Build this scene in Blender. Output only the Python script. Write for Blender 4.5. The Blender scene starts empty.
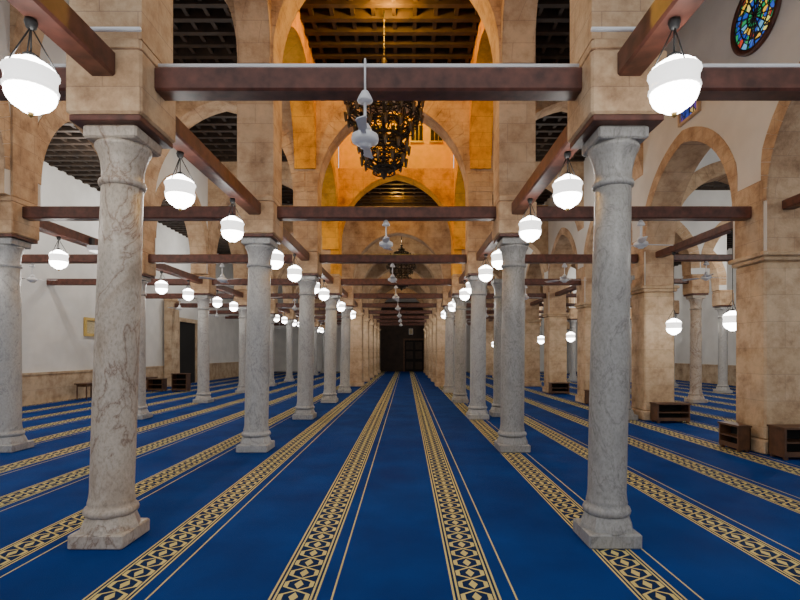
import bpy, bmesh, math, random
from mathutils import Vector, Matrix
random.seed(7)
C = bpy.context.scene.collection

# ---------------------------------------------------------------- materials
def new_mat(name):
    m = bpy.data.materials.new(name); m.use_nodes = True
    nt = m.node_tree
    return m, nt, nt.nodes['Principled BSDF']

class N:
    def __init__(s, nt): s.nt = nt
    def node(s, t, **k):
        n = s.nt.nodes.new(t)
        for a, b in k.items(): setattr(n, a, b)
        return n
    def link(s, a, b): s.nt.links.new(a, b)
    def m(s, op, a, b=None, c=None):
        n = s.nt.nodes.new('ShaderNodeMath'); n.operation = op
        for i, v in enumerate((a, b, c)):
            if v is None: continue
            if isinstance(v, (int, float)): n.inputs[i].default_value = v
            else: s.nt.links.new(v, n.inputs[i])
        return n.outputs[0]

def ramp(nt, stops):
    r = nt.nodes.new('ShaderNodeValToRGB')
    el = r.color_ramp.elements
    el[0].position = stops[0][0]; el[0].color = (*stops[0][1], 1)
    el[1].position = stops[-1][0]; el[1].color = (*stops[-1][1], 1)
    for p, c in stops[1:-1]:
        e = el.new(p); e.color = (*c, 1)
    return r

def simple(name, col, rough=.5, metal=0, noise=0.0, nscale=6, emis=0, ecol=None):
    m, nt, b = new_mat(name)
    b.inputs['Roughness'].default_value = rough
    b.inputs['Metallic'].default_value = metal
    tc = nt.nodes.new('ShaderNodeTexCoord')
    nz = nt.nodes.new('ShaderNodeTexNoise'); nz.inputs['Scale'].default_value = nscale
    nz.inputs['Detail'].default_value = 4
    nt.links.new(tc.outputs['Object'], nz.inputs['Vector'])
    k = noise
    r = ramp(nt, [(.3, tuple(c*(1-k) for c in col)), (.7, tuple(min(1, c*(1+k)) for c in col))])
    nt.links.new(nz.outputs['Fac'], r.inputs[0])
    nt.links.new(r.outputs[0], b.inputs['Base Color'])
    if emis:
        b.inputs['Emission Color'].default_value = (*(ecol or col), 1)
        b.inputs['Emission Strength'].default_value = emis
    return m

def stone_mat(name, c1, c2, mortar, bw=.62, bh=.31, msize=.005, stain=.9):
    m, nt, b = new_mat(name); n = N(nt)
    tc = n.node('ShaderNodeTexCoord'); sep = n.node('ShaderNodeSeparateXYZ')
    n.link(tc.outputs['Object'], sep.inputs[0])
    u = n.m('ADD', sep.outputs[0], sep.outputs[1])
    cmb = n.node('ShaderNodeCombineXYZ'); n.link(u, cmb.inputs[0]); n.link(sep.outputs[2], cmb.inputs[1])
    br = n.node('ShaderNodeTexBrick'); n.link(cmb.outputs[0], br.inputs['Vector'])
    br.inputs['Scale'].default_value = 1; br.inputs['Brick Width'].default_value = bw
    br.inputs['Row Height'].default_value = bh; br.inputs['Mortar Size'].default_value = msize
    br.inputs['Color1'].default_value = (*c1, 1); br.inputs['Color2'].default_value = (*c2, 1)
    br.inputs['Mortar'].default_value = (*mortar, 1); br.inputs['Mortar Smooth'].default_value = .6
    nz = n.node('ShaderNodeTexNoise'); nz.inputs['Scale'].default_value = 2.3; nz.inputs['Detail'].default_value = 8
    nz.inputs['Roughness'].default_value = .70
    n.link(tc.outputs['Object'], nz.inputs['Vector'])
    r = ramp(nt, [(.3, (.38, .30, .24)), (.45, (.80, .73, .66)), (.56, (1.0, 1.0, .98)), (.75, (1.25, 1.22, 1.15))])
    n.link(nz.outputs['Fac'], r.inputs[0])
    mx = n.node('ShaderNodeMixRGB', blend_type='MULTIPLY'); mx.inputs[0].default_value = stain
    n.link(br.outputs['Color'], mx.inputs[1]); n.link(r.outputs[0], mx.inputs[2])
    n.link(mx.outputs[0], b.inputs['Base Color'])
    b.inputs['Roughness'].default_value = .8
    bp = n.node('ShaderNodeBump'); bp.inputs['Strength'].default_value = .4; bp.inputs['Distance'].default_value = .02
    nz2 = n.node('ShaderNodeTexNoise'); nz2.inputs['Scale'].default_value = 25
    n.link(tc.outputs['Object'], nz2.inputs['Vector'])
    h = n.m('SUBTRACT', nz2.outputs['Fac'], br.outputs['Fac'])
    n.link(h, bp.inputs['Height']); n.link(bp.outputs[0], b.inputs['Normal'])
    return m

def marble_mat(name, base, vein, dark, scale=1.6, blotch=None, mottle=.7):
    m, nt, b = new_mat(name); n = N(nt)
    tc = n.node('ShaderNodeTexCoord')
    oi = n.node('ShaderNodeObjectInfo')
    ad = n.node('ShaderNodeVectorMath', operation='ADD')
    mp = n.node('ShaderNodeMapping'); mp.inputs['Scale'].default_value = (1.4, 1.4, .8)
    mp.inputs['Rotation'].default_value = (.5, .4, 0)
    rr = n.m('MULTIPLY', oi.outputs['Random'], 37.0)
    n.link(tc.outputs['Object'], ad.inputs[0]); n.link(rr, ad.inputs[1])
    n.link(ad.outputs[0], mp.inputs[0])
    nz = n.node('ShaderNodeTexNoise'); nz.inputs['Scale'].default_value = scale; nz.inputs['Detail'].default_value = 9
    nz.inputs['Roughness'].default_value = .6; nz.inputs['Distortion'].default_value = .7
    n.link(mp.outputs[0], nz.inputs['Vector'])
    mid = tuple((a*2+c)/3 for a, c in zip(base, vein))
    r = ramp(nt, [(.3, dark), (.40, blotch or tuple(c*.9 for c in base)), (.47, base), (.498, mid), (.506, vein), (.514, mid), (.55, base), (.72, tuple(c*.8 for c in base))])
    n.link(nz.outputs['Fac'], r.inputs[0])
    nz2 = n.node('ShaderNodeTexNoise'); nz2.inputs['Scale'].default_value = 34; nz2.inputs['Detail'].default_value = 7
    nz2.inputs['Roughness'].default_value = .7
    n.link(mp.outputs[0], nz2.inputs['Vector'])
    r2 = ramp(nt, [(.32, (.55, .53, .5)), (.5, (.93, .93, .93)), (.68, (1.12, 1.12, 1.12))]); n.link(nz2.outputs['Fac'], r2.inputs[0])
    mx = n.node('ShaderNodeMixRGB', blend_type='MULTIPLY'); mx.inputs[0].default_value = mottle
    n.link(r.outputs[0], mx.inputs[1]); n.link(r2.outputs[0], mx.inputs[2])
    n.link(mx.outputs[0], b.inputs['Base Color'])
    b.inputs['Roughness'].default_value = .4
    bp = n.node('ShaderNodeBump'); bp.inputs['Strength'].default_value = .08; bp.inputs['Distance'].default_value = .01
    n.link(nz2.outputs['Fac'], bp.inputs['Height']); n.link(bp.outputs[0], b.inputs['Normal'])
    return m

def carpet_mat():
    m, nt, b = new_mat('carpet_blue'); n = N(nt)
    tc = n.node('ShaderNodeTexCoord'); sep = n.node('ShaderNodeSeparateXYZ')
    n.link(tc.outputs['Object'], sep.inputs[0])
    X, Y = sep.outputs[0], sep.outputs[1]
    f = n.m('FRACT', n.m('ADD', n.m('DIVIDE', n.m('ADD', X, .74), 1.205), 100.5))
    u = n.m('MULTIPLY', n.m('SUBTRACT', f, .5), 1.205)
    au = n.m('ABSOLUTE', u)
    def between(v, a, c): return n.m('MULTIPLY', n.m('GREATER_THAN', v, a), n.m('LESS_THAN', v, c))
    mask = between(au, .142, .156)
    mask = n.m('MAXIMUM', mask, between(au, .112, .126))
    def zig(per, amp, w, ph, gain):
        s = n.m('SUBTRACT', n.m('MULTIPLY', n.m('PINGPONG', n.m('DIVIDE', n.m('ADD', Y, 50+ph), per/2), 1.0), 2), 1)
        s = n.m('MULTIPLY', s, gain)
        s = n.m('MINIMUM', n.m('MAXIMUM', s, -1), 1)
        s = n.m('MULTIPLY', s, amp)
        return n.m('MULTIPLY', n.m('LESS_THAN', n.m('ABSOLUTE', n.m('SUBTRACT', u, s)), w), n.m('LESS_THAN', au, .108))
    P = .36
    mask = n.m('MAXIMUM', mask, zig(P, .088, .015, 0, 1.7))
    mask = n.m('MAXIMUM', mask, zig(P, .088, .015, P/2, 1.7))
    q = n.m('PINGPONG', n.m('DIVIDE', n.m('ADD', Y, 50), P/4), 1.0)
    dm = n.m('LESS_THAN', n.m('ADD', n.m('MULTIPLY', q, .045), au), .032)
    mask = n.m('MAXIMUM', mask, dm)
    mask = n.m('MAXIMUM', mask, between(u, .250, .262))
    nz = n.node('ShaderNodeTexNoise'); nz.inputs['Scale'].default_value = 1.3; nz.inputs['Detail'].default_value = 6
    n.link(tc.outputs['Object'], nz.inputs['Vector'])
    rb = ramp(nt, [(.3, (.0003, .023, .145)), (.7, (.0006, .041, .22))]); n.link(nz.outputs['Fac'], rb.inputs[0])
    nf = n.node('ShaderNodeTexNoise'); nf.inputs['Scale'].default_value = 160; nf.inputs['Detail'].default_value = 2
    n.link(tc.outputs['Object'], nf.inputs['Vector'])
    band = n.m('LESS_THAN', au, .156)
    mb = n.node('ShaderNodeMixRGB'); n.link(band, mb.inputs[0]); n.link(rb.outputs[0], mb.inputs[1])
    mb.inputs[2].default_value = (.002, .018, .075, 1)
    my = n.node('ShaderNodeMixRGB'); n.link(mask, my.inputs[0]); n.link(mb.outputs[0], my.inputs[1])
    my.inputs[2].default_value = (.68, .55, .19, 1)
    n.link(my.outputs[0], b.inputs['Base Color'])
    b.inputs['Roughness'].default_value = .85
    b.inputs['Specular IOR Level'].default_value = .12
    bp = n.node('ShaderNodeBump'); bp.inputs['Strength'].default_value = .4; bp.inputs['Distance'].default_value = .01
    n.link(nf.outputs['Fac'], bp.inputs['Height']); n.link(bp.outputs[0], b.inputs['Normal'])
    return m

def glass_mat(name, stops, em=1.0, sc_=9):
    m, nt, b = new_mat(name); n = N(nt)
    tc = n.node('ShaderNodeTexCoord')
    vo = n.node('ShaderNodeTexVoronoi'); vo.inputs['Scale'].default_value = sc_
    n.link(tc.outputs['Object'], vo.inputs['Vector'])
    sc = n.node('ShaderNodeSeparateColor'); n.link(vo.outputs['Color'], sc.inputs[0])
    r = ramp(nt, stops)
    r.color_ramp.interpolation = 'CONSTANT'
    n.link(sc.outputs[0], r.inputs[0])
    ve = n.node('ShaderNodeTexVoronoi', feature='DISTANCE_TO_EDGE'); ve.inputs['Scale'].default_value = sc_
    n.link(tc.outputs['Object'], ve.inputs['Vector'])
    e = n.m('GREATER_THAN', ve.outputs['Distance'], .06)
    mx = n.node('ShaderNodeMixRGB'); n.link(e, mx.inputs[0]); mx.inputs[1].default_value = (.01, .01, .01, 1)
    n.link(r.outputs[0], mx.inputs[2])
    n.link(mx.outputs[0], b.inputs['Base Color']); n.link(mx.outputs[0], b.inputs['Emission Color'])
    b.inputs['Emission Strength'].default_value = em
    return m

M = {}
M['stone'] = stone_mat('stone_ashlar', (.54, .37, .225), (.62, .445, .285), (.40, .27, .18))
M['stonep'] = stone_mat('stone_pier', (.60, .435, .27), (.68, .51, .34), (.45, .33, .22), .8, .42)
M['plaster'] = simple('plaster_white', (.72, .71, .68), .9, noise=.08, nscale=1.5)
M['dado'] = stone_mat('stone_dado', (.52, .39, .26), (.58, .45, .31), (.35, .27, .2), .9, .45)
M['wood'] = simple('wood_beam', (.10, .034, .022), .45, noise=.45, nscale=9)
M['woodc'] = simple('wood_ceiling', (.028, .016, .009), .7, noise=.5, nscale=5)
M['woodd'] = simple('wood_coffer', (.012, .008, .006), .8, noise=.4, nscale=5)
M['m_warm'] = marble_mat('marble_warm', (.54, .465, .38), (.22, .13, .085), (.32, .25, .18), blotch=(.46, .37, .285), mottle=.8)
M['m_grey'] = marble_mat('marble_grey', (.345, .335, .315), (.20, .19, .18), (.25, .24, .23), 2.4)
M['m_pale'] = marble_mat('marble_pale', (.45, .445, .43), (.26, .26, .26), (.32, .32, .32), 2.0, mottle=.65)
M['carpet'] = carpet_mat()
M['glow'] = simple('opal_glass_lit', (.95, .95, .92), .3, emis=19, ecol=(1, .97, .92))
M['opal'] = simple('opal_glass', (.85, .85, .83), .25, emis=2.0, ecol=(1, .97, .93))
M['white'] = simple('white_enamel', (.75, .76, .78), .35, noise=.02)
M['bronze'] = simple('bronze_dark', (.03, .02, .012), .6, .3, noise=.3)
M['brass'] = simple('brass', (.45, .30, .10), .4, .8, noise=.1)
M['cup'] = simple('smoked_glass_cup', (.10, .07, .035), .3, .1, noise=.1)
M['iron'] = simple('iron_dark', (.05, .05, .05), .5, .6)
M['rackwood'] = simple('wood_rack', (.10, .045, .02), .5, noise=.35, nscale=8)
M['panel'] = simple('wood_panelling_dark', (.030, .016, .010), .6, noise=.4, nscale=3)
M['dark'] = simple('dark_interior', (.010, .009, .008), .9)
M['gold'] = simple('gold_frame', (.6, .42, .12), .4, .6)
M['paper'] = simple('calligraphy_panel', (.5, .42, .25), .7, noise=.5, nscale=30)
M['rose'] = glass_mat('stained_glass', [(0, (.02, .08, .45)), (.25, (.02, .30, .10)), (.42, (.85, .45, .03)), (.6, (.5, .04, .02)), (.75, (.1, .35, .6)), (.88, (.8, .7, .15))], 1.1)
M['blueglass'] = glass_mat('stained_glass_blue', [(0, (.02, .05, .35)), (.4, (.04, .12, .55)), (.7, (.10, .05, .30)), (.9, (.5, .4, .15))], .8, 7)
M['amberlit'] = simple('plaster_amber_lit', (.92, .50, .004), .9, noise=.08)  # plaster with the lantern's yellow glow put into its colour
M['stonelit'] = stone_mat('stone_orange_lit', (.78, .38, .02), (.84, .43, .035), (.55, .26, .02))  # ashlar copy with the nave's orange light put into its colour

# ---------------------------------------------------------------- mesh helpers
class MB:
    """collects geometry for one object"""
    def __init__(s): s.v = []; s.f = []; s.mi = []; s.mats = []; s.smooth = []
    def mat(s, k):
        if k not in s.mats: s.mats.append(k)
        return s.mats.index(k)
    def face(s, pts, k, sm=False):
        b = len(s.v); s.v += [tuple(p) for p in pts]; s.f.append(tuple(range(b, b+len(pts)))); s.mi.append(s.mat(k)); s.smooth.append(sm)
    def raw(s, vs, fs, k, sm=False):
        b = len(s.v); s.v += [tuple(p) for p in vs]
        for f in fs: s.f.append(tuple(i+b for i in f)); s.mi.append(s.mat(k)); s.smooth.append(sm)
    def box(s, x0, x1, y0, y1, z0, z1, k):
        vs = [(x0,y0,z0),(x1,y0,z0),(x1,y1,z0),(x0,y1,z0),(x0,y0,z1),(x1,y0,z1),(x1,y1,z1),(x0,y1,z1)]
        s.raw(vs, [(3,2,1,0),(4,5,6,7),(0,1,5,4),(1,2,6,5),(2,3,7,6),(3,0,4,7)], k)
    def cbox(s, cx, cy, z0, z1, h, k, h2=None, bev=0.0):
        h2 = h2 or h
        if bev <= 0: s.box(cx-h, cx+h, cy-h2, cy+h2, z0, z1, k); return
        def ring(a, a2, b, z): return [(cx-a+b,cy-a2,z),(cx+a-b,cy-a2,z),(cx+a,cy-a2+b,z),(cx+a,cy+a2-b,z),(cx+a-b,cy+a2,z),(cx-a+b,cy+a2,z),(cx-a,cy+a2-b,z),(cx-a,cy-a2+b,z)]
        R = [ring(h-bev,h2-bev,bev,z0), ring(h,h2,bev,z0+bev), ring(h,h2,bev,z1-bev), ring(h-bev,h2-bev,bev,z1)]
        vs = sum(R, []); fs = [tuple(range(7,-1,-1)), tuple(range(24,32))]
        for r in range(3):
            for i in range(8):
                j = (i+1) % 8; fs.append((r*8+i, r*8+j, r*8+8+j, r*8+8+i))
        s.raw(vs, fs, k)
    def lathe(s, prof, k, cx=0, cy=0, seg=28, cap=True, sm=True, ribs=0, ramp_=0):
        vs = []; fs = []
        for r, z in prof:
            for i in range(seg):
                a = 2*math.pi*i/seg
                rr = r*(1+ramp_*math.cos(ribs*a)) if ribs else r
                vs.append((cx+rr*math.cos(a), cy+rr*math.sin(a), z))
        for j in range(len(prof)-1):
            for i in range(seg):
                i2 = (i+1) % seg
                fs.append((j*seg+i, j*seg+i2, (j+1)*seg+i2, (j+1)*seg+i))
        if cap:
            fs.append(tuple(range(seg-1, -1, -1))); L = (len(prof)-1)*seg; fs.append(tuple(range(L, L+seg)))
        s.raw(vs, fs, k, sm)
    def tube(s, p0, p1, r, k, seg=8):
        p0 = Vector(p0); p1 = Vector(p1); d = (p1-p0)
        q = d.to_track_quat('Z', 'Y'); vs = []
        for p in (p0, p1):
            for i in range(seg):
                a = 2*math.pi*i/seg; vs.append(tuple(p + q @ Vector((r*math.cos(a), r*math.sin(a), 0))))
        fs = [(i, (i+1) % seg, seg+(i+1) % seg, seg+i) for i in range(seg)]
        fs += [tuple(range(seg-1, -1, -1)), tuple(range(seg, 2*seg))]
        s.raw(vs, fs, k, True)
    def torus(s, R, r, z, k, cx=0, cy=0, seg=32, s2=8):
        vs = []; fs = []
        for i in range(seg):
            a = 2*math.pi*i/seg
            for j in range(s2):
                b = 2*math.pi*j/s2; rr = R+r*math.cos(b)
                vs.append((cx+rr*math.cos(a), cy+rr*math.sin(a), z+r*math.sin(b)))
        for i in range(seg):
            for j in range(s2):
                fs.append((i*s2+j, ((i+1) % seg)*s2+j, ((i+1) % seg)*s2+(j+1) % s2, i*s2+(j+1) % s2))
        s.raw(vs, fs, k, True)
    def mesh(s, name):
        me = bpy.data.meshes.new(name); me.from_pydata(s.v, [], s.f)
        for k in s.mats: me.materials.append(M[k])
        for p, mi, sm in zip(me.polygons, s.mi, s.smooth): p.material_index = mi; p.use_smooth = sm
        me.update(); return me
    def obj(s, name, loc=(0, 0, 0), recalc=False):
        me = s.mesh(name)
        if recalc:
            bm = bmesh.new(); bm.from_mesh(me); bmesh.ops.recalc_face_normals(bm, faces=bm.faces); bm.to_mesh(me); bm.free()
        return place(name, me, loc)
def place(name, me, loc=(0, 0, 0), rot=0):
    o = bpy.data.objects.new(name, me); o.location = loc; o.rotation_euler = (0, 0, rot); C.objects.link(o); return o

# ---------------------------------------------------------------- layout
D1, DS = 4.28, 3.98
def row(n): return D1+DS*(n-1)
L1, R1, L2, R2, R3, R4 = -2.41, 1.78, -6.57, 6.0, 9.4, 12.8
WL, WR, YB, YE = -11.6, 16.2, -3.0, 43.2
NR = 10
TH = .54; HT = TH/2; PH = .29; IMP = .305

# ---------------------------------------------------------------- shell
b = MB(); b.box(WL-.3, WR+.3, YB, YE+.3, -.2, 0, 'carpet'); b.obj('floor')
b = MB(); b.box(WL-.3, WL, YB, YE, 0, 8.9, 'plaster'); b.obj('wall_left')
b = MB(); b.box(WR, WR+.3, YB, YE, 0, 8.9, 'plaster'); b.obj('wall_right')
b = MB(); b.box(WL-.3, WR+.3, YE, YE+.3, 0, 8.9, 'plaster'); b.obj('wall_back')
b = MB()
b.box(WL+.002, WL+.05, YB, YE, 0, .92, 'dado'); b.box(WL+.002, WL+.08, YB, YE, .92, .99, 'dado'); b.obj('trim_left')
b = MB(); b.box(WR-.05, WR-.002, YB, YE, 0, .92, 'dado'); b.box(WR-.08, WR-.002, YB, YE, .92, .99, 'dado'); b.obj('trim_right')

def ceiling(name, x0, x1, y0, y1, z, sp=.42):
    b = MB(); b.box(x0, x1, y0, y1, z, z+.12, 'woodd')
    n = max(1, round((y1-y0)/sp))
    for i in range(n+1):
        y = y0+(y1-y0)*i/n; b.box(x0, x1, max(y0, y-.06), min(y1, y+.06), z-.2, z-.001, 'woodc')
    n = max(1, round((x1-x0)/(sp)))
    for i in range(n+1):
        x = x0+(x1-x0)*i/n; b.box(max(x0, x-.04), min(x1, x+.04), y0, y1, z-.15, z-.002, 'woodc')
    return b.obj(name)
ceiling('ceiling', WL, R2-.35, 6.4, row(3)-HT, 8.62)
ceiling('ceiling', WL, L1-HT, row(3)+HT, YE, 7.9)
ceiling('ceiling', R1+HT, R2-.35, row(3)+HT, YE, 7.9)
ceiling('ceiling', L1+HT, R1-HT, row(4)+HT, YE, 7.5)
ceiling('ceiling', L1+HT, R1-HT, row(3)+HT, row(4)-HT, 10.6)
ceiling('ceiling', R2+.35, WR, 3.0, YE, 7.0)

# ---------------------------------------------------------------- arches
def arch_pts(a, rise, n=14):
    R = (a*a+rise*rise)/(2*a); cx = a-R
    t1 = math.atan2(rise, -cx)
    pts = []
    for i in range(n+1):
        t = t1*i/n; pts.append((cx+R*math.cos(t), R*math.sin(t)))
    right = pts
    left = [(-x, z) for x, z in reversed(pts[:-1])]
    return right+left

def arch_wall(name, axis, s0, s1, fix, th, zb, zs, za, zt, ph, kw='stone', kr='stone', ring=.34, ph1=None, ph0=None):
    ph0 = ph if ph0 is None else ph0; ph1 = ph if ph1 is None else ph1
    o0, o1 = s0+ph0, s1-ph1; mid = (o0+o1)/2; a = (o1-o0)/2
    cur = [(mid+x, zs+z) for x, z in reversed(arch_pts(a, za-zs))]
    low = [(s0, zb), (o0, zb)]+cur+[(o1, zb), (s1, zb)]
    b = MB(); t = th/2
    def P(s, d, z): return (s, fix+d, z) if axis == 'x' else (fix+d, s, z)
    for i in range(len(low)-1):
        (sa, zA), (sb, zB) = low[i], low[i+1]
        if abs(sb-sa) > 1e-5:
            b.face([P(sa, -t, zA), P(sb, -t, zB), P(sb, -t, zt), P(sa, -t, zt)], kw)
            b.face([P(sb, t, zB), P(sa, t, zA), P(sa, t, zt), P(sb, t, zt)], kw)
        b.face([P(sa, -t, zA), P(sa, t, zA), P(sb, t, zB), P(sb, -t, zB)], kr)
    b.face([P(s0, -t, zt), P(s1, -t, zt), P(s1, t, zt), P(s0, t, zt)], kw)
    b.face([P(s0, -t, zb), P(s0, -t, zt), P(s0, t, zt), P(s0, t, zb)], kw)
    b.face([P(s1, -t, zb), P(s1, t, zb), P(s1, t, zt), P(s1, -t, zt)], kw)
    if ring:
        n = len(cur)
        out = []
        for i, (s, z) in enumerate(cur):
            i0, i1 = max(0, i-1), min(n-1, i+1)
            tx, tz = cur[i1][0]-cur[i0][0], cur[i1][1]-cur[i0][1]
            L = math.hypot(tx, tz); nx, nz = -tz/L, tx/L
            w = ring
            out.append((min(max(s+nx*w, s0+.02), s1-.02), min(z+nz*w, zt-.03)))
        for sg in (-1, 1):
            e0, e1 = sg*(t-.01), sg*(t+.014)
            for i in range(n-1):
                A, B, Cc, Dd = cur[i], cur[i+1], out[i+1], out[i]
                g = .015
                def lerp(p, q, f): return (p[0]+(q[0]-p[0])*f, p[1]+(q[1]-p[1])*f)
                A2, B2, C2, D2 = lerp(A, B, g), lerp(B, A, g), lerp(Cc, Dd, g), lerp(Dd, Cc, g)
                vs = [P(p[0], e0, p[1]) for p in (A2, B2, C2, D2)]+[P(p[0], e1, p[1]) for p in (A2, B2, C2, D2)]
                b.raw(vs, [(4,5,6,7),(0,1,5,4),(1,2,6,5),(2,3,7,6),(3,0,4,7)], kr)
    return b.obj(name, recalc=True)

def trans(n, zs, za, zt, xs, ph=PH):
    for x0, x1 in xs: arch_wall('stone_arch', 'x', x0, x1, row(n), TH, 4.12, zs, za, zt, ph)
mainx = [(WL, L2), (L2, L1), (L1, R1), (R1, R2)]
trans(1, 5.35, 7.55, 8.7, mainx)
trans(2, 6.4, 8.45, 8.62, mainx[:3])
b = MB(); b.box(R1+.002, R1+PH, row(2)-HT, row(2)+HT, 4.12, 8.41, 'stone'); b.obj('stone_pilaster')
trans(3, 5.45, 7.65, 8.62, [(WL, L2), (L2, L1), (R1, R2)])
arch_wall('stone_arch', 'x', L1, R1, row(3), TH, 4.12, 5.45, 7.65, 10.6, PH)
trans(4, 5.2, 7.25, 7.9, [(L2, L1), (R1, R2)])
arch_wall('stone_arch', 'x', L1, R1, row(4), TH, 4.12, 5.2, 7.3, 7.5, PH, kr='stonelit', kw='stonelit')
for n in range(5, NR+1):
    trans(n, 4.5, 6.4, 7.5, [(L2, L1), (L1, R1), (R1, R2)])
# clerestory lantern over the nave
b = MB()
yf = row(4)-HT
b.box(L1+HT, R1-HT, yf, yf+.2, 7.5, 10.6, 'amberlit')
for i in range(5):
    x = L1+.72+i*.62
    b.box(x, x+.36, yf-.03, yf, 8.35, 8.85, 'woodd')
    b.box(x-.04, x+.40, yf-.06, yf-.03, 8.29, 8.35, 'brass')
    for j in range(1, 3): b.box(x+.12*j-.008, x+.12*j+.008, yf-.045, yf-.03, 8.35, 8.85, 'brass')
b.obj('wall_clerestory')
for n in (1, 2):
    for X in (L1, R1):
        arch_wall('stone_arch', 'y', row(n)+HT, row(n+1)-HT, X, TH-.04, 6.0 if n == 2 else 6.2, 6.3, 7.98, 8.62, .06, ring=.3, kw='stonelit' if n == 2 else 'stone', kr='stonelit' if n == 2 else 'stone')
for X in (L1, R1):
    arch_wall('stone_arch', 'y', row(3)+HT, row(4)-HT, X, TH-.04, 4.9, 5.3, 7.05, 10.6, .06, kw='amberlit', kr='stonelit')
for n in range(0, NR):
    arch_wall('stone_arch', 'y', row(n)+HT, row(n+1)-HT, L2, TH-.04, 4.12, 4.5, 6.3, 7.9 if n > 2 else 8.62, .12, kw='plaster')
    arch_wall('stone_arch', 'y', row(n)+HT, row(n+1)-HT, R2, .66, 3.2, 4.0, 5.9, 7.9 if n > 2 else 8.62, .14, kw='plaster', ring=.26)
for n in range(3, NR+1):
    arch_wall('stone_arch', 'x', R2+.33, R3, row(n), .5, 4.12, 4.3, 5.9, 7.0, .3, ph0=.05, kw='plaster')
    arch_wall('stone_arch', 'x', R3, R4, row(n), .5, 4.12, 4.3, 5.9, 7.0, .3, kw='plaster')
b = MB()
for n in range(0, NR+1):
    b.box(R2-.33, R2+.33, row(n)-HT, row(n)+HT, 4.35, 8.62 if n < 3 else 7.9, 'plaster')
    b.box(R2-.35, R2+.35, row(n)-.33, row(n)+.33, 3.201, 4.35, 'stone')
b.obj('wall_arcade_right')

# ---------------------------------------------------------------- columns
def column(x, y, lean=0.0, r=.185, km='m_pale', impost=True, imph=IMP, base=.25, capw=1.0, H=3.46):
    b = MB()
    k = H/3.46; q = base/.25; s = r/.185
    b.cbox(0, 0, 0, .12, base, km, bev=.012)
    b.lathe([(.262*q, .12), (.255*q, .15), (.228*q, .21), (.215*q, .235)], km, seg=8, sm=False)
    b.lathe([(s*.205, .23), (.232*s, .25), (.238*s, .275), (.225*s, .30), (.20*s, .318), (.205*s, .34), (.198*s, .365), (.190*s, .42),
             (.192*s, 1.2), (.188*s, 2.2), (.180*s, 3.00*k)], km)
    cw = capw
    b.lathe([(.180*s, 3.0*k), (.200*s, 3.012*k), (.206*s, 3.035*k), (.198*s, 3.058*k), (.180*s, 3.068*k), (.182*s, 3.14*k), (.190*s*cw, 3.22*k),
             (.212*s*cw, 3.285*k), (.232*s*cw, 3.315*k), (.238*s*cw, 3.335*k), (.23*s*cw, 3.355*k)], km)
    b.cbox(0, 0, 3.355*k, H, .238*s*cw, km, bev=.015)
    if lean:
        b.v = [(vx+lean*(vz/H-1), vy, vz) for vx, vy, vz in b.v]
    if impost:
        b.cbox(0, 0, 3.46, 3.51, imph-.02, 'wood', bev=.006)
        b.cbox(0, 0, 3.51, 4.02, imph, 'stone', bev=.018)
        b.cbox(0, 0, 4.02, 4.12, imph-.01, 'stone', bev=.02)
    me = b.mesh('marble_column')
    return place('marble_column', me, (x, y, 0))

def pier(x, y, h, top, name='stone_pier'):
    b = MB(); b.cbox(0, 0, 0, .22, h+.05, 'stonep', bev=.02)
    b.cbox(0, 0, .22, top-.14, h, 'stonep', bev=.03)
    b.cbox(0, 0, top-.14, top-.07, h+.04, 'stonep', bev=.015); b.cbox(0, 0, top-.07, top, h+.08, 'stonep', bev=.015)
    return place(name, b.mesh(name), (x, y, 0))

column(L1, row(1), .12, .166, 'm_warm', base=.225, capw=1.03)
column(R1, row(1), .07, .152, 'm_grey', base=.215, capw=1.06)
kinds = {2: ('m_pale', 'm_grey'), 3: ('m_pale', 'm_pale'), 4: ('m_pale', 'm_grey'), 5: ('m_pale', 'm_pale')}
for n in range(2, 6):
    column(L1, row(n), .07, .185, kinds[n][0]); column(R1, row(n), .03, .185, kinds[n][1])
for n in range(6, NR+1):
    for X in (L1, R1):
        pier(X, row(n), .32, 3.52)
        b = MB(); b.cbox(0, 0, 3.52, 4.12, .30, 'stone', bev=.02); place('impost_block', b.mesh('impost_block'), (X, row(n), 0))
column(2.42, row(3)+.5, .02, .17, 'm_grey', impost=False)
for n in range(1, NR+1):
    column(L2, row(n), 0, .175, 'm_pale')
for n in range(1, NR+1):
    pier(R2+.03, row(n), .36, 3.2)
column(5.28, row(3)-.1, 0, .15, 'm_grey', impost=False)
for n in range(3, NR+1):
    column(R3, row(n), 0, .165, 'm_warm' if n == 4 else 'm_pale', imph=.28); column(R4, row(n), 0, .165, 'm_pale', imph=.28)
b = MB(); y = row(6); b.box(WL+.1, WL+.45, y-.4, y+.4, 0, 4.1, 'dado'); b.box(WL+.1, WL+.5, y-.45, y+.45, 4.1, 4.22, 'stone'); b.obj('trim_pilaster')

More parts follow.
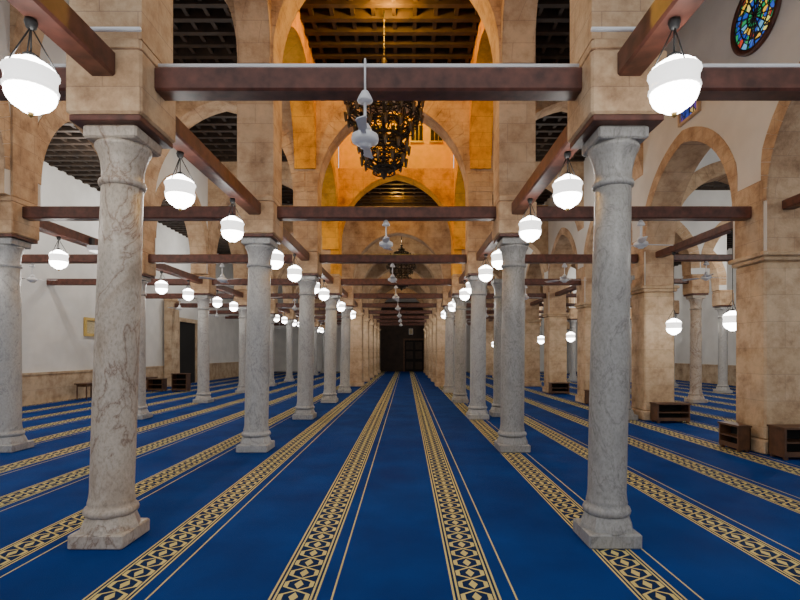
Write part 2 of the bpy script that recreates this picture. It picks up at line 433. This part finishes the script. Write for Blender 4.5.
# ---------------------------------------------------------------- tie beams
def beam(p0, p1, w=.2, z0=3.80, z1=4.0, name='tie_beam'):
    b = MB(); x0, y0 = p0; x1, y1 = p1; e = .018
    prof = [(-w/2, z0+e), (-w/2+e, z0), (w/2-e, z0), (w/2, z0+e), (w/2, z1-e), (w/2-e, z1), (-w/2+e, z1), (-w/2, z1-e)]
    if abs(x1-x0) > abs(y1-y0):
        vs = [(x0, y0+p, z) for p, z in prof]+[(x1, y0+p, z) for p, z in prof]
    else:
        vs = [(x0+p, y0, z) for p, z in prof]+[(x0+p, y1, z) for p, z in prof]
    fs = [(i, (i+1) % 8, 8+(i+1) % 8, 8+i) for i in range(8)]+[tuple(range(8)), tuple(range(15, 7, -1))]
    b.raw(vs, fs, 'wood'); return b.obj(name, recalc=True)
g = IMP+.003
for n in range(1, NR+1):
    y = row(n)
    beam((WL+.01, y), (L2-g, y)); beam((L2+g, y), (L1-g, y)); beam((L1+g, y), (R1-g, y)); beam((R1+g, y), (R2-.36, y))
    if n >= 3: beam((R2+.36, y), (R3-.285, y), z0=3.85)
    for X in (L1, R1, L2):
        beam((X, row(n-1)+g if n > 1 else YB), (X, y-g))
    beam((R2, row(n-1)+.335 if n > 1 else YB), (R2, y-.335), z0=3.85)
b = MB()
for x0, x1 in ((WL+.02, L2-.4), (L2+.35, L1-.32), (L1+.32, R1-.32), (R1+.32, R2-.4)):
    b.tube((x0, row(1)-.05, 4.024), (x1, row(1)-.05, 4.024), .022, 'white')
b.tube((L1-.32, row(1)-.34, 4.15), (L1+.32, row(1)-.34, 4.15), .018, 'white'); b.tube((R1-.32, row(1)-.34, 4.15), (R1+.32, row(1)-.34, 4.15), .018, 'white')
b.obj('electrical_conduit')

# ---------------------------------------------------------------- lamps
def lamp_mesh(rod, sx=.77, sc=.84):
    b = MB()
    b.lathe([(.055, .20), (.08, .18), (.135, .152), (.178, .12), (.192, .095)], 'glow', seg=48, ribs=24, ramp_=.02)
    b.lathe([(.192, .095), (.206, .09), (.209, .07), (.198, .06), (.191, .03), (.190, .0), (.191, -.03), (.203, -.04), (.203, -.058), (.192, -.066)], 'opal', seg=48, ribs=24, ramp_=.012)
    b.lathe([(.190, -.062), (.186, -.10), (.170, -.14), (.14, -.175), (.105, -.195), (.085, -.203), (.08, -.214), (.055, -.228), (.03, -.235)], 'glow', seg=48, ribs=24, ramp_=.02)
    b.lathe([(.03, -.232), (.02, -.242), (.024, -.255), (.004, -.27)], 'brass', seg=12)
    b.lathe([(.06, .195), (.062, .215), (.04, .225), (.03, .235)], 'iron', seg=20)
    b.v = [(x*sx, y*sx, z*sc) for x, y, z in b.v]
    T = .2+rod
    for i in range(3):
        a = 2*math.pi*i/3+.4; q = .158
        b.tube((q*math.cos(a), q*math.sin(a), .075), (0.008*math.cos(a), .008*math.sin(a), min(T-.05, .36)), .005, 'iron', 6)
    b.tube((0, 0, .19), (0, 0, T), .006, 'iron', 6)
    b.lathe([(.008, T-.07), (.03, T-.055), (.04, T-.02), (.035, T)], 'iron', seg=16)
    return b.mesh('hanging_lamp')
LM = lamp_mesh(.22); LML = lamp_mesh(1.44)
ZL = 3.38
ds = [1.6, 3.3]
for n in range(1, NR): ds += [row(n)+1.2, row(n)+2.85]
for d in ds:
    for X in (-2.475, 1.77): place('hanging_lamp', LM, (X, d, ZL))
for d in ds[2:]:
    place('hanging_lamp', LM, (L2, d, ZL))
for d in (row(2)+.85, row(2)+2.85): place('hanging_lamp', LML, (R2-.05, d, 2.2))
for n in range(3, NR):
    place('hanging_lamp', LML, (R2, row(n)+2.0, 2.2))

# ---------------------------------------------------------------- fans
def fan_mesh(angles, bl=.52, hook=False, bw=.07):
    b = MB()
    b.lathe([(.012, -.0), (.028, -.01), (.05, -.05), (.066, -.085), (.062, -.095), (.012, -.1)], 'white', seg=24)
    b.tube((0, 0, -.09), (0, 0, -.36), .012, 'white', 10)
    if hook:
        b.tube((0, 0, 0), (0, 0, .26), .009, 'white', 8); b.tube((0, 0, .26), (0, .05, .26), .009, 'white', 8)
    b.lathe([(.014, -.27), (.03, -.28), (.055, -.325), (.06, -.335), (.02, -.34)], 'white', seg=24)
    b.lathe([(.03, -.345), (.075, -.355), (.108, -.375), (.115, -.405), (.108, -.43), (.07, -.45), (.05, -.46), (.045, -.475), (.01, -.48)], 'white', seg=32)
    for a in angles:
        ca, sa = math.cos(a), math.sin(a)
        def T(r, t, z): return (ca*r-sa*t, sa*r+ca*t, z)
        st = [(.10, .018, 0), (.17, .022, 0), (.2, bw*.72, .008), (.35, bw*.88, .010), (bl, bw, .012), (bl+.03, bw*.7, .010)]
        vs = []
        for r, w, tw in st:
            for t, zz in ((-w, -tw), (w, tw)):
                vs.append(T(r, t, -.40+zz)); vs.append(T(r, t, -.408+zz))
        fs = []
        for i in range(len(st)-1):
            o = i*4; fs += [(o, o+4, o+6, o+2), (o+1, o+3, o+7, o+5), (o, o+1, o+5, o+4), (o+2, o+6, o+7, o+3)]
        o = (len(st)-1)*4; fs += [(0, 2, 3, 1), (o, o+1, o+3, o+2)]
        b.raw(vs, fs, 'white')
    return b.mesh('ceiling_fan')
r_ = math.radians
F1 = fan_mesh([r_(90), r_(270)], bl=.36, hook=True, bw=.045)
F2 = fan_mesh([r_(85), r_(272)], bl=.42, bw=.06); F3 = fan_mesh([r_(8), r_(128), r_(248)]); F3b = fan_mesh([r_(-20), r_(100), r_(220)])
place('ceiling_fan', F1, (-.34, row(1)-.13, 3.78))
for n in range(2, 9): place('ceiling_fan', F2, (-.33, row(n), 3.80))
for n in range(2, 9):
    place('ceiling_fan', F3, (3.88, row(n), 3.80)); place('ceiling_fan', F3b, (-4.5, row(n+1), 3.80)); place('ceiling_fan', F3, (-9.15, row(n+1), 3.80))
    place('ceiling_fan', F3, (7.35, row(n+1), 3.85))

# ---------------------------------------------------------------- chandelier
def chandelier(x, y, zt, zc, s=1.0):
    b = MB()
    H = zt-zc
    b.tube((0, 0, .95*s), (0, 0, H), .014, 'iron', 8)
    for i in range(int((H-1.45)/.14)): b.lathe([(.008, 1.45+i*.14), (.028, 1.5+i*.14), (.008, 1.55+i*.14)], 'bronze', seg=8)
    b.lathe([(.02, 1.45), (.07, 1.38), (.03, 1.32), (.10, 1.24), (.05, 1.15)], 'bronze', seg=16)
    tiers = [(.16, 1.18), (.38, 1.0), (.60, .80), (.72, .58), (.70, .30), (.52, .08), (.36, -.15), (.44, -.38), (.38, -.58), (.22, -.76)]
    for R, z in tiers:
        b.torus(R, .024, z, 'bronze'); b.torus(R, .014, z-.09, 'bronze')
        n = max(10, int(R*44))
        for i in range(n):
            a = 2*math.pi*i/n; a2 = 2*math.pi*(i+1)/n
            b.tube((R*math.cos(a), R*math.sin(a), z), (R*math.cos(a2), R*math.sin(a2), z-.09), .009, 'bronze', 5)
            b.tube((R*math.cos(a2), R*math.sin(a2), z), (R*math.cos(a), R*math.sin(a), z-.09), .009, 'bronze', 5)
    for i in range(len(tiers)-1):
        (Ra, za), (Rb, zb) = tiers[i], tiers[i+1]
        for j in range(20):
            a = 2*math.pi*j/20; a2 = a+2*math.pi/40*(1 if j % 2 else -1)
            b.tube((Ra*math.cos(a), Ra*math.sin(a), za-.09), (Rb*math.cos(a2), Rb*math.sin(a2), zb), .015, 'bronze', 5)
            b.tube((Ra*math.cos(a), Ra*math.sin(a), za-.09), (Rb*math.cos(a2+.31), Rb*math.sin(a2+.31), zb), .010, 'bronze', 5)
    for R, z, n in ((.78, .62, 18), (.66, .86, 14), (.76, .28, 16), (.58, .02, 12), (.50, -.35, 12), (.44, -.6, 10), (.4, .4, 8)):
        for i in range(n):
            a = 2*math.pi*i/n+.1; cx, cy = R*math.cos(a), R*math.sin(a)
            b.lathe([(.008, z-.14), (.026, z-.1), (.036, z-.02), (.048, z+.04)], 'cup', cx, cy, seg=8)
            b.tube((cx*.88, cy*.88, z-.1), (cx, cy, z-.1), .010, 'bronze', 5)
    b.lathe([(.2, -.76), (.12, -.82), (.06, -.86), (.07, -.9), (.01, -.98)], 'bronze', seg=16)
    b.tube((0, 0, 1.2), (0, 0, -.8), .035, 'bronze', 8)
    if s != 1:
        b.v = [(vx*s, vy*s, vz*s if vz < 1.46 else vz) for vx, vy, vz in b.v]
    return place('chandelier', b.mesh('chandelier'), (x, y, zc))
chandelier(-.44, 10.0, 8.44, 6.05)
chandelier(-.2, 22.2, 7.32, 5.2, .85)

# ---------------------------------------------------------------- windows
def rose(y, z, r):
    b = MB(); seg = 40; X = R2-.34
    b.lathe([(r+.09, 0), (r+.09, .05), (r+.02, .05), (r, .02), (r, 0)], 'wood', seg=seg, cap=False)
    b.lathe([(r, .0), (r, .02)], 'rose', seg=seg)
    for i in range(8):
        a = math.pi*i/8
        b.tube((r*math.cos(a), r*math.sin(a), .03), (-r*math.cos(a), -r*math.sin(a), .03), .010, 'iron', 6)
    for q in (.35, .7, 1.0): b.torus(r*q, .012, .03, 'iron', seg=40, s2=6)
    o = place('window_1', b.mesh('window_1'), (X, y, z)); o.rotation_euler = (0, -math.pi/2, 0); return o
rose(8.08, 7.05, .48)
b = MB(); y0, z0 = 9.95, 6.6
b.box(R2-.40, R2-.34, y0-.36, y0-.30, z0-.3, z0+.4, 'stone'); b.box(R2-.40, R2-.34, y0+.30, y0+.36, z0-.3, z0+.4, 'stone')
b.box(R2-.40, R2-.34, y0-.36, y0+.36, z0+.4, z0+.45, 'stone'); b.box(R2-.40, R2-.34, y0-.36, y0+.36, z0-.35, z0-.3, 'stone')
b.box(R2-.36, R2-.34, y0-.30, y0+.30, z0-.3, z0+.4, 'blueglass')
for i in range(1, 4): b.box(R2-.37, R2-.36, y0-.30+i*.15-.008, y0-.30+i*.15+.008, z0-.3, z0+.4, 'iron')
b.obj('window_2')

# ---------------------------------------------------------------- furniture
def rack(x, y, w, d, h, rot=0, shelves=2):
    b = MB(); t = .03
    b.box(-w/2, -w/2+t, -d/2, d/2, .04, h, 'rackwood'); b.box(w/2-t, w/2, -d/2, d/2, .04, h, 'rackwood')
    b.box(-w/2-.015, w/2+.015, -d/2-.015, d/2+.015, h, h+.03, 'rackwood'); b.box(-w/2, w/2, d/2-.015, d/2, .04, h, 'dark')
    for i in range(shelves): z = .05+i*(h-.06)/shelves; b.box(-w/2+t, w/2-t, -d/2, d/2-.02, z, z+.022, 'rackwood')
    for sx in (-1, 1):
        for sy in (-1, 1): b.box(sx*(w/2-.04)-.025, sx*(w/2-.04)+.025, sy*(d/2-.04)-.025, sy*(d/2-.04)+.025, 0, .045, 'rackwood')
    b.box(-w/2+t, w/2-t, -d/2+.0, -d/2+.015, .05+.02, .05+.075, 'rackwood')
    return place('shoe_rack', b.mesh('shoe_rack'), (x, y, 0), rot)
rack(6.0, 7.6, .74, .34, .46)
rack(6.1, 11.55, .74, .34, .42)
rack(5.95, 15.5, .7, .36, .42); rack(5.95, 19.45, .7, .36, .42)
rack(5.45, 8.3, .5, .2, .4, -math.pi/2)
rack(-9.4, 20.9, .62, .4, .72, 0, 3); rack(-10.4, 20.9, .62, .4, .5, 0, 2)
def table(x, y, rot=math.pi/2):
    b = MB(); b.cbox(0, 0, .52, .56, .45, 'rackwood', .22, .006)
    for sx in (-1, 1):
        for sy in (-1, 1): b.lathe([(.025, 0), (.018, .05), (.028, .25), (.02, .45), (.028, .52)], 'rackwood', sx*.38, sy*.16, 10)
    b.box(-.38, .38, -.17, .17, .44, .52, 'rackwood')
    return place('low_table', b.mesh('low_table'), (x, y, 0), rot)
table(WL+.5, 17.5); table(WL+.5, 21.5)
b = MB(); y, z = 18.4, 2.55
b.box(WL+.005, WL+.03, y-.32, y+.32, z-.24, z+.24, 'paper')
b.box(WL+.005, WL+.07, y-.42, y-.32, z-.34, z+.34, 'gold'); b.box(WL+.005, WL+.07, y+.32, y+.42, z-.34, z+.34, 'gold')
b.box(WL+.005, WL+.07, y-.32, y+.32, z+.24, z+.34, 'gold'); b.box(WL+.005, WL+.07, y-.32, y+.32, z-.34, z-.24, 'gold')
b.obj('framed_calligraphy')
b = MB(); b.box(L2+.102, L2+.16, 10.2, 10.3, 3.72, 3.95, 'iron'); b.box(L2+.12, L2+.42, 10.1, 10.4, 3.68, 3.78, 'white'); b.box(L2+.15, L2+.39, 10.13, 10.37, 3.665, 3.68, 'opal'); b.obj('floodlight_fitting')

b = MB(); b.box(-2.6, 2.0, YE-.04, YE-.005, 0, 6.0, 'panel'); b.obj('wall_panelling')
def door(name, x, w, h, y=YE-.045):
    b = MB()
    b.box(x-w/2-.15, x-w/2, y-.12, y, 0, h+.15, 'rackwood'); b.box(x+w/2, x+w/2+.15, y-.12, y, 0, h+.15, 'rackwood')
    b.box(x-w/2, x+w/2, y-.12, y, h, h+.15, 'rackwood')
    for i in (0, 1):
        x0 = x-w/2+i*w/2
        b.box(x0+.01, x0+w/2-.01, y-.06, y-.02, 0, h, 'dark')
        for zz in (.2, 1.1, 1.9): b.box(x0+.1, x0+w/2-.1, y-.08, y-.06, zz, zz+.65, 'panel')
    b.obj(name)
door('door_1', .7, 1.6, 2.7)
b = MB(); b.box(.25, .6, YE-.1, YE-.045, 3.2, 3.7, 'white'); b.box(.28, .57, YE-.11, YE-.1, 3.23, 3.67, 'paper'); b.obj('wall_clock_panel')
b = MB(); b.box(WL+.09, WL+.12, 25.2, 27.2, 0, 3.2, 'dark'); b.box(WL+.09, WL+.2, 25.0, 25.2, 0, 3.4, 'dado'); b.box(WL+.09, WL+.2, 27.2, 27.4, 0, 3.4, 'dado'); b.box(WL+.09, WL+.2, 25.2, 27.2, 3.2, 3.4, 'dado'); b.obj('door_2')

# ---------------------------------------------------------------- lights
def pt(x, y, z, p, col, r=.1):
    l = bpy.data.lights.new('unseen_light', 'POINT'); l.energy = p; l.color = col; l.shadow_soft_size = r  # bare point light without a fixture, kept out of view
    o = bpy.data.objects.new('unseen_light', l); o.location = (x, y, z); C.objects.link(o)
OR = (1, .50, .06); WH = (1, .96, .9)
pt(-.33, 13.6, 10.1, 300, (1, .74, .05))
pt(-.33, 9.6, 8.2, 260, OR)
pt(-.33, 6.9, 8.3, 110, OR)
pt(-.33, 18.2, 7.1, 60, OR, .03)
for y in (6.4, 10.3, 14.3, 19, 25):
    pt(-9.2, y, 6.6, 220, WH, .03)  # added fill that brightens the left wall, no lamp there
for y in (10.3, 14.3, 22, 30): pt(-4.5, y, 6.0, 60, WH, .03)  # added fill for the left inner aisle
for y in (14.3, 22, 30): pt(3.9, y, 6.0, 60, WH, .03)  # added fill for the right inner aisle
for y in (6.3, 12, 18, 26, 34): pt(11.0, y, 5.4, 300, WH, .03)  # added fill that brightens the right hall
for y in (22, 30, 38): pt(-.33, y+.3, 6.6, 26, (1, .7, .35), .03)  # added warm fill along the far nave

w = bpy.data.worlds.new('World'); bpy.context.scene.world = w; w.use_nodes = True
bg = w.node_tree.nodes['Background']; bg.inputs[0].default_value = (.94, .96, 1, 1); bg.inputs[1].default_value = .92

# ---------------------------------------------------------------- camera
cam = bpy.data.cameras.new('camera'); co = bpy.data.objects.new('camera', cam); C.objects.link(co)
co.location = (0, 0, 1.6); co.rotation_euler = (math.pi/2, 0, 0)
cam.sensor_width = 36; cam.lens = 22.5; cam.shift_x = -6/800; cam.shift_y = 53/800; cam.clip_end = 200
bpy.context.scene.camera = co
